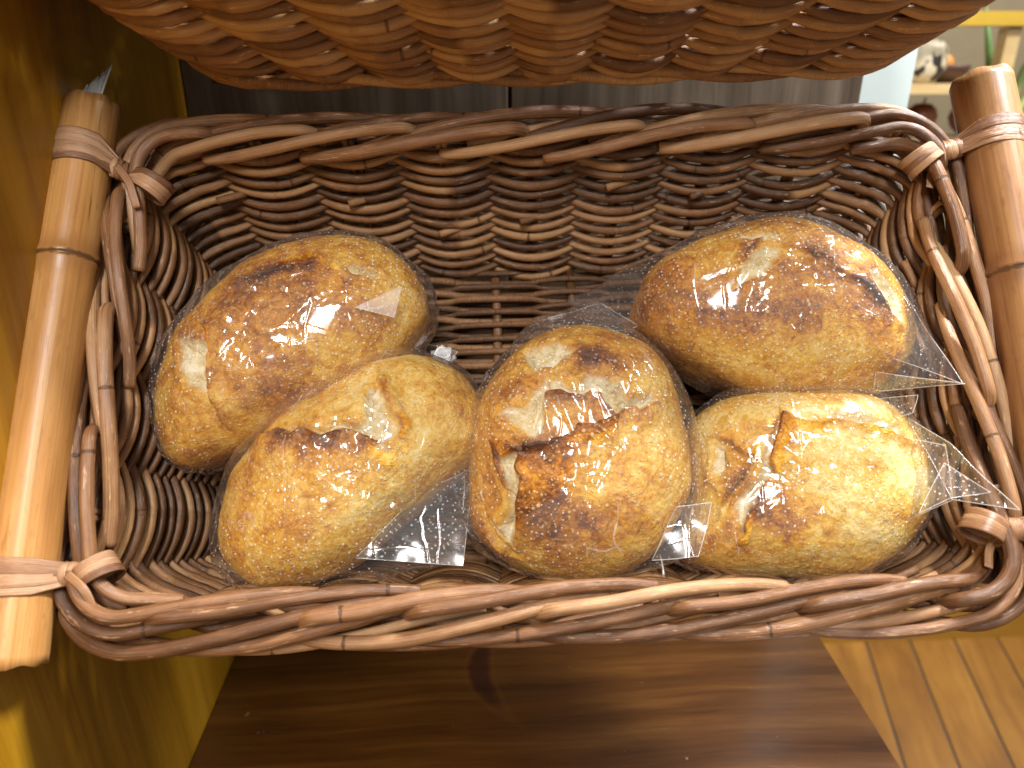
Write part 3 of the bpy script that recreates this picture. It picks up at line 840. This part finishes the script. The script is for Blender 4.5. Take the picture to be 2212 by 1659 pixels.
def teardrop(centre, axis, radius, M, n=44):
    """closed loop: round the pole at centre, both ends meeting at M"""
    c = np.array(centre); ax = np.array(axis) / np.linalg.norm(axis); M = np.array(M)
    e = (M - c) - ((M - c) @ ax) * ax
    D = np.linalg.norm(e); e /= D
    f = np.cross(ax, e)
    al = math.acos(min(.95, radius / D))
    sk = (M - c) @ ax
    pts, ups = [], []
    m = int(n * .6)
    for i in range(m):
        a = al + (2 * math.pi - 2 * al) * i / (m - 1)
        d = math.cos(a) * e + math.sin(a) * f
        pts.append(c + radius * d + ax * sk * .25 * (1 + math.cos(a)) * .5)
        ups.append(d)
    a0, a1 = pts[-1], pts[0]
    for i in range(1, n - m):
        t = i / (n - m)
        p = (a0 * (1 - t) + M * t) if t <= .5 else None
        # out to M and back
        if t <= .5:
            w = t * 2; p = a0 * (1 - w) + M * w; d = ups[m - 1] * (1 - w) + (-f) * w
        else:
            w = (t - .5) * 2; p = M * (1 - w) + a1 * w; d = f * (1 - w) + ups[0] * w
        pts.append(p); ups.append(d)
    return np.array(pts), np.array(ups)


def binding(pole_c, pole_ax, rp, rim_c, rim_ax, seed, spread=.0046, nloops=5):
    """flat cane strips lashing the pole to the rim, drawn together by a knot in between"""
    rng = random.Random(seed)
    b = MB()
    pole_c, rim_c = np.array(pole_c, float), np.array(rim_c, float)
    pole_ax = np.array(pole_ax, float) / np.linalg.norm(pole_ax)
    rim_ax = np.array(rim_ax, float) / np.linalg.norm(rim_ax)
    d = rim_c - pole_c
    D = np.linalg.norm(d); e = d / D
    M0 = pole_c + e * (rp + .010) + np.array([0, 0, .004])
    for i in range(nloops):
        o = (i - (nloops - 1) / 2)
        c = pole_c + pole_ax * o * spread * rng.uniform(.9, 1.1)
        M = M0 + pole_ax * o * .0016
        pts, ups = teardrop(c, pole_ax + e * rng.uniform(-.06, .06), rp + .0011 + .0003 * (i % 2), M)
        b.tube(pts, 1.0, 8, closed=True, flat=(.0034, .0005), up=ups, rr=rng.random())
    for i in range(3):
        o = i - 1
        c = rim_c + rim_ax * o * .005
        M = M0 + e * .002 + np.array([0, 0, .0015 * o])
        pts, ups = teardrop(c, rim_ax, .0130, M)
        b.tube(pts, 1.0, 8, closed=True, flat=(.0030, .0005), up=ups, rr=rng.random())
    side = np.cross(e, pole_ax)
    for i in range(3):
        c = M0 + e * (i - 1) * .0042 + e * .001
        pts, ups = [], []
        for j in range(20):
            a = 2 * math.pi * j / 20
            q = math.cos(a) * pole_ax * .0072 + math.sin(a) * side * .0052
            pts.append(c + q); ups.append(q / np.linalg.norm(q))
        b.tube(pts, 1.0, 8, closed=True, flat=(.0030, .0005), up=ups, rr=rng.random())
    # loose tail of the strip
    tp = catm([M0 + side * .006, M0 + side * .009 + e * .012 - pole_ax * .010, M0 + side * .004 + e * .018 - pole_ax * .024], 8)
    b.tube(tp, 1.0, 8, flat=(.0028, .0007), up=np.tile(side, (len(tp), 1)), rr=.6)
    return b


def make_basket(name, M, label, m_wall, m_rim, seed, weave):
    root = empty(name, M)
    BASE_ROUND[0] = 0.0 if seed == 11 else .062
    tag(root, label, 'basket', 'wicker bread baskets on the shelf')
    woven_wall(seed, *weave).build('woven_side', m_wall, root)
    stakes(seed + 1).build('stake_frame', m_wall, root)
    woven_base(seed + 2).build('woven_base', m_wall, root)
    braided_rim(seed + 3).build('braided_rim', m_rim, root)
    PL0, PL1 = (-.3265, -.196, .006), (-.3245, .191, .006)
    PR0, PR1 = (.3245, -.196, .006), (.3360, .197, .006)
    pl_ = [(-.3245, .1385, .006), (-.3262, -.1435, .006)]
    nl, nr = [.262], [.046, .236]
    bamboo(PL0, PL1, .0193, nl, seed + 5).build('bamboo_handle', M_BAM_L, root)
    bamboo(PR0, PR1, .0205, nr, seed + 6).build('bamboo_handle', M_BAM_R, root)
    axl = np.subtract(PL1, PL0); axr = np.subtract(PR1, PR0)
    for c, ax, rp, rim, rax in (((-.3248, .150, .006), axl, .0195, (-.277, .128, 0), (.5, .85, 0)),
                                ((-.3262, -.144, .006), axl, .0195, (-.283, -.143, 0), (-.6, .8, 0)),
                                ((.3342, .146, .006), axr, .0207, (.284, .137, 0), (-.6, .8, 0)),
                                ((.3262, -.133, .006), axr, .0207, (.279, -.130, 0), (.6, .8, 0))):
        binding(c, ax, rp, rim, rax, seed + 9 + len(root.children)).build('cane_binding', M_BIND, root)
    return root


M_BAM_L = bamboo_mat('tan_bamboo', (.58, .325, .115), (.46, .220, .062), (.28, .120, .034), [.262])
M_BAM_R = bamboo_mat('brown_bamboo', (.44, .25, .095), (.31, .150, .055), (.17, .068, .030), [.046, .236], seed=3.1)

lower = make_basket('wicker_basket', LOWER, 'brown wicker basket with bamboo side handles holding five bagged loaves', M_WALL, M_RIM, 11, (25, .0040, .0084))
upper = make_basket('wicker_basket', UPPER, 'bounce-lit wicker basket on the tier above, cut off by the top of the photo', M_UPPER, M_UPPER, 57, (29, .0044, .0078))

# slanted boards that carry the baskets, part of the shelf unit
for Mx in (LOWER, UPPER):
    b = MB(); b.box((-.24, -.125, -H - .030), (.215, .100, -H - .013))
    o = b.build('slanted_support', M_SUPPORT, None, smooth=False)
    o.parent = unit
    o.matrix_world = Mx.copy()
    o.matrix_parent_inverse = Matrix.Identity(4)
    o.matrix_basis = Matrix.Translation((-XL, -YB, 0)) @ Mx

# ------------------------------------------------------------------ bread
NR = 72
EX = EZ = .86


def interp_R(R, a):
    f = (a / (2 * math.pi) * NR) % NR
    i = f.astype(int) % NR
    w = f - np.floor(f)
    R = np.asarray(R)
    return R[i] * (1 - w) + R[(i + 1) % NR] * w


def seg_dist(Q, A, B):
    """distance of points Q to segment AB, and the side (+ left of AB)"""
    A, B = np.array(A), np.array(B)
    d = B - A
    t = np.clip(((Q - A) @ d) / (d @ d + 1e-12), 0, 1)
    e = Q - (A + t[:, None] * d)
    return np.hypot(e[:, 0], e[:, 1]), np.sign(d[0] * e[:, 1] - d[1] * e[:, 0])


def poly_sd(Q, P):
    """signed distance to polygon, positive inside"""
    inside = np.zeros(len(Q), bool)
    dmin = np.full(len(Q), 9.0)
    for a, b_ in zip(P, P[1:] + P[:1]):
        d, _ = seg_dist(Q, a, b_)
        dmin = np.minimum(dmin, d)
        cond = (a[1] > Q[:, 1]) != (b_[1] > Q[:, 1])
        with np.errstate(divide='ignore', invalid='ignore'):
            xi = (b_[0] - a[0]) * (Q[:, 1] - a[1]) / (b_[1] - a[1] + 1e-15) + a[0]
        inside ^= cond & (Q[:, 0] < xi)
    return np.where(inside, dmin, -dmin)


def sstep(x, lo, hi):
    t = np.clip((x - lo) / (hi - lo), 0, 1)
    return t * t * (3 - 2 * t)


_bm = bmesh.new()
bmesh.ops.create_icosphere(_bm, subdivisions=8, radius=1.0)
ICO = np.array([v.co[:] for v in _bm.verts])
ICOF = [tuple(v.index for v in f.verts) for f in _bm.faces]
_bm.free()
_bm = bmesh.new()
bmesh.ops.create_icosphere(_bm, subdivisions=4, radius=1.0)
ICO4 = np.array([v.co[:] for v in _bm.verts])
_bm.free()


def nz3(P, scale, seed):
    """smooth value noise, -1..1, for an array of points"""
    Q = np.asarray(P) * scale + np.array([seed * 1.7, seed * .9, seed * 2.3]) + 100.0
    I = np.floor(Q).astype(np.int64)
    F = Q - I
    F = F * F * F * (F * (F * 6 - 15) + 10)

    def hsh(dx, dy, dz):
        n = (I[:, 0] + dx) * 374761393 + (I[:, 1] + dy) * 668265263 + (I[:, 2] + dz) * 2147483647
        n = (n ^ (n >> 13)) * 1274126177 & 0x7fffffff
        n = (n ^ (n >> 16)) * 60493 & 0x7fffffff
        return (n % 65536) / 32768.0 - 1
    out = 0
    for dx in (0, 1):
        for dy in (0, 1):
            for dz in (0, 1):
                w = (F[:, 0] if dx else 1 - F[:, 0]) * (F[:, 1] if dy else 1 - F[:, 1]) * (F[:, 2] if dz else 1 - F[:, 2])
                out = out + w * hsh(dx, dy, dz)
    return out


def loaf_surface(L, N):
    ph = np.arctan2(N[:, 1], N[:, 0]) % (2 * math.pi)
    R = interp_R(L['R'], ph)
    s = np.hypot(N[:, 0], N[:, 1])
    h = np.where(N[:, 2] >= 0, L['up'] * np.abs(N[:, 2]) ** EZ, -L['dn'] * np.abs(N[:, 2]) ** .62)
    k_ = np.where(N[:, 2] >= 0, s ** EX, s ** .72)
    P = np.stack([L['c'][0] + R * k_ * np.cos(ph), L['c'][1] + R * k_ * np.sin(ph), L['z'] + h], -1)
    al = np.arccos(np.clip(N[:, 2], -1, 1))
    q = (al / (math.pi / 2) * 1.15 * R)[:, None] * np.stack([np.cos(ph), np.sin(ph)], -1)
    nrm = np.stack([np.cos(ph) * s, np.sin(ph) * s, N[:, 2]], -1)
    return P, q, nrm


def make_loaf(key, label, seed, tone=0.0, deep=1.0):
    L = LOAVES[key]
    P, q, nrm = loaf_surface(L, ICO)
    top = sstep(ICO[:, 2], -.45, -.05)
    n0 = nz3(P, 17, seed + 21); n1 = nz3(P, 34, seed); n2 = nz3(P, 55, seed + 5); n3 = nz3(P, 170, seed + 9)
    wob = np.stack([nz3(P, 90, seed + 3), nz3(P, 90, seed + 7)], -1) * .0022 + np.stack([n3, nz3(P, 210, seed + 2)], -1) * .0010
    qw = q + wob
    crumb = np.zeros(len(P)); disp = np.zeros(len(P)); dark = np.zeros(len(P))
    for poly in L['crumb']:
        sd = poly_sd(qw, [tuple(a) for a in poly])
        m = sstep(sd, -.0030, .0040)
        crumb = np.maximum(crumb, m)
        disp -= .0095 * sstep(sd, -.0010, .0075) * (1 + .35 * n2) - .0012 * n3 * m
        disp += .0016 * np.exp(-((sd + .003) / .003) ** 2)
    cents = [np.mean(np.array(p), 0) for p in L['crumb']]
    for line in L['lip']:
        best = np.full(len(P), 9.0); side = np.zeros(len(P))
        mid = np.mean(np.array(line), 0)
        cen = min(cents, key=lambda c: np.hypot(*(c - mid)))
        votes = 0
        for a, b_ in zip(line[:-1], line[1:]):
            d, sg = seg_dist(qw, a, b_)
            _, sc_ = seg_dist(cen[None, :], a, b_)
            votes += sc_[0] * math.hypot(b_[0] - a[0], b_[1] - a[1])
            m = d < best
            side = np.where(m, sg, side); best = np.where(m, d, best)
        hi = -math.copysign(1, votes)             # the lifted side turns away from the pale split
        up_ = np.where(side == hi, 1.0, 0.0)
        disp += up_ * .0054 * np.exp(-best / .011) * sstep(best, -.001, .0012)
        disp -= (1 - up_) * .0030 * np.exp(-(best / .0045) ** 2)
        dark += up_ * (.60 * np.exp(-(best / .0028) ** 2) + .30 * np.exp(-(best / .009) ** 2)) * (.8 + .6 * n2)
        crumb = crumb * (1 - up_ * np.exp(-(best / .003) ** 2))
    for x, y, rx, ry, s in L['dark']:
        d2 = ((qw[:, 0] - x) / max(rx, .004)) ** 2 + ((qw[:, 1] - y) / max(ry, .004)) ** 2
        dark += .8 * s * np.exp(-d2 * .9) * (1 + .5 * n2)
    # general shading of the bake: darker towards the underside crust
    under = sstep(-ICO[:, 2], -.10, .30)
    dark = dark * top + .45 * under + .10 * n1 + tone
    disp = disp * top * deep + .0022 * n0 + .0020 * n1 + .0008 * n2 + .0004 * n3 + .00022 * nz3(P, 420, seed + 4)
    crumb = crumb * top
    P = P + nrm * disp[:, None]
    me = bpy.data.meshes.new('bread_loaf')
    me.from_pydata(P.tolist(), [], ICOF)
    for nm, arr in (('crumb', crumb), ('dark', dark), ('rr', np.full(len(P), seed * .137))):
        a = me.attributes.new(nm, 'FLOAT', 'POINT')
        a.data.foreach_set('value', arr.astype(np.float32))
    me.polygons.foreach_set('use_smooth', [True] * len(me.polygons))
    me.materials.append(M_CRUST)
    o = bpy.data.objects.new('bread_loaf', me)
    COL.objects.link(o)
    o.matrix_world = LOWER
    tag(o, label, 'bread', 'loaves in the lower basket')
    return o


make_loaf('L1', 'long loaf with a pale cleft near its left end, leftmost in the basket', 1, .08)
make_loaf('L2', 'long golden loaf with a white Y shaped split, left of the round loaf', 2, -.20)
make_loaf('L3', 'round dark golden loaf with torn cross cuts, in the middle of the basket', 3, .02)
make_loaf('L4', 'oval loaf with the darkest brown left end, above the palest loaf', 4, .15, .55)
make_loaf('L5', 'palest loaf with a wide lifted ear, at the lower right of the basket', 5, -.36)

# ------------------------------------------------------------------ clear bags
M_FOLD = film_mat(8.0, .26)


def make_bag(key, label, tails, fins, seed, mat):
    L = LOAVES[key]
    P, q, nrm = loaf_surface(L, ICO4)
    P = P + nrm * .0052
    P[:, 2] = np.maximum(P[:, 2], -.124)
    bm = bmesh.new()
    for p in P.tolist() + [list(t) for t in tails]:
        bm.verts.new(p)
    r = bmesh.ops.convex_hull(bm, input=bm.verts[:])
    dead = [g for g in r['geom_interior'] + r['geom_unused'] if isinstance(g, bmesh.types.BMVert)]
    bmesh.ops.delete(bm, geom=list(set(dead)), context='VERTS')
    for _ in range(7):
        es = [e for e in bm.edges if e.calc_length() > .0030]
        if not es:
            break
        bmesh.ops.subdivide_edges(bm, edges=es, cuts=1)
        bmesh.ops.triangulate(bm, faces=[f for f in bm.faces if len(f.verts) > 3])
    bm.normal_update()
    # crinkles: pulled tight over the bread, loose towards the corners, with sharp creases fanning out to them
    rng = random.Random(seed * 13)
    bm.verts.ensure_lookup_table()
    V = np.array([v.co[:] for v in bm.verts]); NV = np.array([v.normal[:] for v in bm.verts])
    w = V[:, :2] - np.array(L['c'])
    rel = np.hypot(w[:, 0], w[:, 1]) / interp_R(L['R'], np.arctan2(w[:, 1], w[:, 0]) % (2 * math.pi))
    loose = np.clip((rel - .92) * 4, 0, 1)
    d = (.0010 + .0020 * loose) * nz3(V, 46, seed) + (.0008 + .0016 * loose) * (.5 - np.abs(nz3(V, 26, seed + 5)))
    Rm = float(np.mean(L['R']))
    for _ in range(58):
        t_ = tails[rng.randrange(len(tails))]
        base = np.array(t_[:2]); c = np.array(L['c'])
        ax = c - base
        an = math.atan2(ax[1], ax[0]) + rng.uniform(-.7, .7)
        st = base + (c - base) * rng.uniform(0, 1.2) + np.array([rng.uniform(-.4, .4), rng.uniform(-.4, .4)]) * Rm
        ln = rng.uniform(.020, .100)
        en = st + ln * np.array([math.cos(an), math.sin(an)])
        ds, sg = seg_dist(V[:, :2], st, en)
        tt = np.clip(((V[:, :2] - st) @ (en - st)) / (ln * ln), 0, 1)
        hgt = rng.choice((-1, 1, 1)) * rng.uniform(.0007, .0018)
        d += hgt * np.exp(-ds / rng.uniform(.0012, .0026)) * np.sin(math.pi * tt) ** .6 * (NV[:, 2] > 0)
    V = V + NV * np.maximum(d, -.0022)[:, None]
    for v, p in zip(bm.verts, V.tolist()):
        v.co = p
    me = bpy.data.meshes.new('plastic_bag')
    bm.to_mesh(me); bm.free()
    me.polygons.foreach_set('use_smooth', [True] * len(me.polygons))
    me.materials.append(mat)
    o = bpy.data.objects.new('plastic_bag', me)
    COL.objects.link(o)
    o.matrix_world = LOWER
    tag(o, label, 'bag', 'clear bags round the loaves')
    for fi, (a, b_, c, d, amp) in enumerate(fins):
        fb = MB()
        a, b_, c, d = map(np.array, (a, b_, c, d))
        nu = nv = 26
        V, F = [], []
        nrm_ = np.cross(b_ - a, d - a); nrm_ /= np.linalg.norm(nrm_)
        for i in range(nu + 1):
            for j in range(nv + 1):
                u, w = i / nu, j / nv
                p = (a * (1 - u) + b_ * u) * (1 - w) + (d * (1 - u) + c * u) * w
                fo = noise.noise(Vector((p[0] * 38 + seed, p[1] * 38, fi * 3.0)))
                f2 = 1 - abs(noise.noise(Vector((p[0] * 16 + seed, p[1] * 22 + 5, fi * 2.0)))) * 2
                V.append(p + nrm_ * amp * (.7 * fo + .8 * f2))
        for i in range(nu):
            for j in range(nv):
                F.append((i * (nv + 1) + j, (i + 1) * (nv + 1) + j, (i + 1) * (nv + 1) + j + 1, i * (nv + 1) + j + 1))
        fb.add(V, F)
        nf = len(fb.f)
        # thin milky tube put in for the light caught on the film's cut edge
        P_ = np.array(V).reshape(nu + 1, nv + 1, 3)
        ring = np.concatenate([P_[:, 0], P_[-1, 1:], P_[::-1, -1][1:], P_[0, ::-1][1:-1]])
        keep = [r_ for r_ in ring]
        fb.tube(keep, .00030, 5, closed=True)
        f = fb.build('bag_flap', M_FOLD if (key == 'L1' and fi == 0) else mat, o)
        f.data.materials.append(M_FOLD)
        mi = np.zeros(len(f.data.polygons), dtype=np.int32); mi[nf:] = 1
        f.data.polygons.foreach_set('material_index', mi)
    return o


make_bag('L1', 'clear bag with a small folded corner standing up, round the loaf at far left',
         [(-.2785, -.0557, -.080), (-.2654, .0745, -.090), (-.0859, .0574, -.100), (-.1722, .1130, -.090)],
         [((-.1291, .0340, -.008), (-.1015, .0260, -.008), (-.0955, .0455, .000), (-.0975, .0452, .000), .0006),
          ((-.1097, .0165, -.070), (-.0735, .0120, -.090), (-.0642, .0234, -.090), (-.0991, .0344, -.085), .0035)], 1, film_mat(1.0))
make_bag('L2', 'clear bag on the white split loaf, its square tail loose at the lower right',
         [(-.0473, -.0646, -.062), (-.0501, -.1009, -.055), (-.0571, -.1405, -.045), (-.0891, -.1409, -.045), (-.1314, -.1350, -.040), (-.2373, -.1177, -.080)],
         [((-.1290, -.1367, -.036), (-.0569, -.1437, -.040), (-.0490, -.0747, -.052), (-.0884, -.0954, -.036), .0028)], 2, film_mat(2.0))
make_bag('L3', 'clear bag stretched over the round loaf with crumpled corners upper left and lower right',
         [(.0505, .0608, -.075), (.0014, .0444, -.070), (-.0434, -.0149, -.070), (.1133, -.1038, -.035), (.0999, -.1381, -.030), (.0717, -.1426, -.040)],
         [((.0864, -.1100, -.012), (.1105, -.1074, -.014), (.0982, -.1426, -.010), (.0694, -.1442, -.020), .0034),
          ((.0042, .0389, -.055), (.0521, .0549, -.060), (.0777, .0315, -.050), (.0236, .0190, -.042), .0035)], 3, film_mat(3.0))
make_bag('L4', 'clear dotted bag round the darkest loaf, its corner pointing to the right handle',
         [(.2650, .1050, -.070), (.2800, .0266, -.040), (.2825, -.0284, -.012), (.2726, -.0287, -.030), (.0277, .0672, -.090), (.2058, .1120, -.080)],
         [((.2599, .0715, -.030), (.2705, .0168, -.012), (.2712, -.0385, .020), (.2470, -.0088, -.016), .0034),
          ((.2348, -.0198, -.018), (.2704, -.0397, .022), (.2605, -.0345, -.004), (.2372, -.0312, -.030), .0018)], 4, film_mat(4.0))
make_bag('L5', 'clear dotted bag round the palest loaf, wide tail trailing to the right corner',
         [(.2665, -.0370, -.040), (.2745, -.0698, -.030), (.2700, -.1078, -.020), (.2556, -.1192, -.030)],
         [((.2564, -.0497, -.028), (.2630, -.0739, .004), (.2846, -.1200, .026), (.2579, -.1108, .004), .0036),
          ((.2386, -.0350, -.034), (.2551, -.0379, -.008), (.2498, -.0507, -.008), (.2399, -.0518, -.024), .0034),
          ((.2419, -.1197, -.005), (.2594, -.1109, .004), (.2788, -.1086, .014), (.2615, -.0870, .000), .0030),
          ((.2473, -.0667, -.016), (.2642, -.0754, .000), (.2614, -.1113, .002), (.2356, -.1250, -.024), .0026)], 5, film_mat(5.0))

# ------------------------------------------------------------------ small details
k = NT('white_plastic'); k.set(base=(.75, .80, .84), rough=.3)
m_white = k.m
t = MB(); t.tube(catm([(.0823, -.1398, -.060), (.0794, -.1459, -.040), (.0775, -.1527, -.028)], 6), 1.0, 8, flat=(.0016, .0007), up=(1, 0, 0))
o = t.build('cable_tie', m_white); o.matrix_world = LOWER
tag(o, 'short white plastic strip poking up between the round and the palest loaf', 'plastic strip')
t = MB()
knot = []
for i in range(26):
    a = i * 2.399; r = .010 * math.sqrt(i / 26)
    knot.append((-.0745 + r * math.cos(a), .0187 + r * math.sin(a) * .8, -.082 + .004 * math.sin(i * 1.7)))
t.tube(catm(knot, 4), 1.0, 6, flat=(.0030, .0006))
o = t.build('bag_knot', film_mat(6.0, .45)); o.matrix_world = LOWER
tag(o, 'whitish crumpled knot of plastic film above the white split loaf', 'plastic knot')
t = MB()
rg = random.Random(3)
for i in range(14):
    x = -.338 + .0013 * i; hgt = .012 + .020 * (i / 13) * rg.uniform(.7, 1.1)
    t.tube(catm([(x, .199, .004), (x + .002, .199 + hgt * .5, .003), (x + .004 + rg.uniform(-.002, .002), .199 + hgt, .001)], 4), [.0011] * 8 + [.0003], 5)
o = t.build('frayed_fibre_tuft', plain_mat('grey_fibre', (.5, .52, .48), .6)); o.matrix_world = LOWER
tag(o, 'small grey frayed tuft behind the upper end of the left bamboo handle', 'fibre tuft')
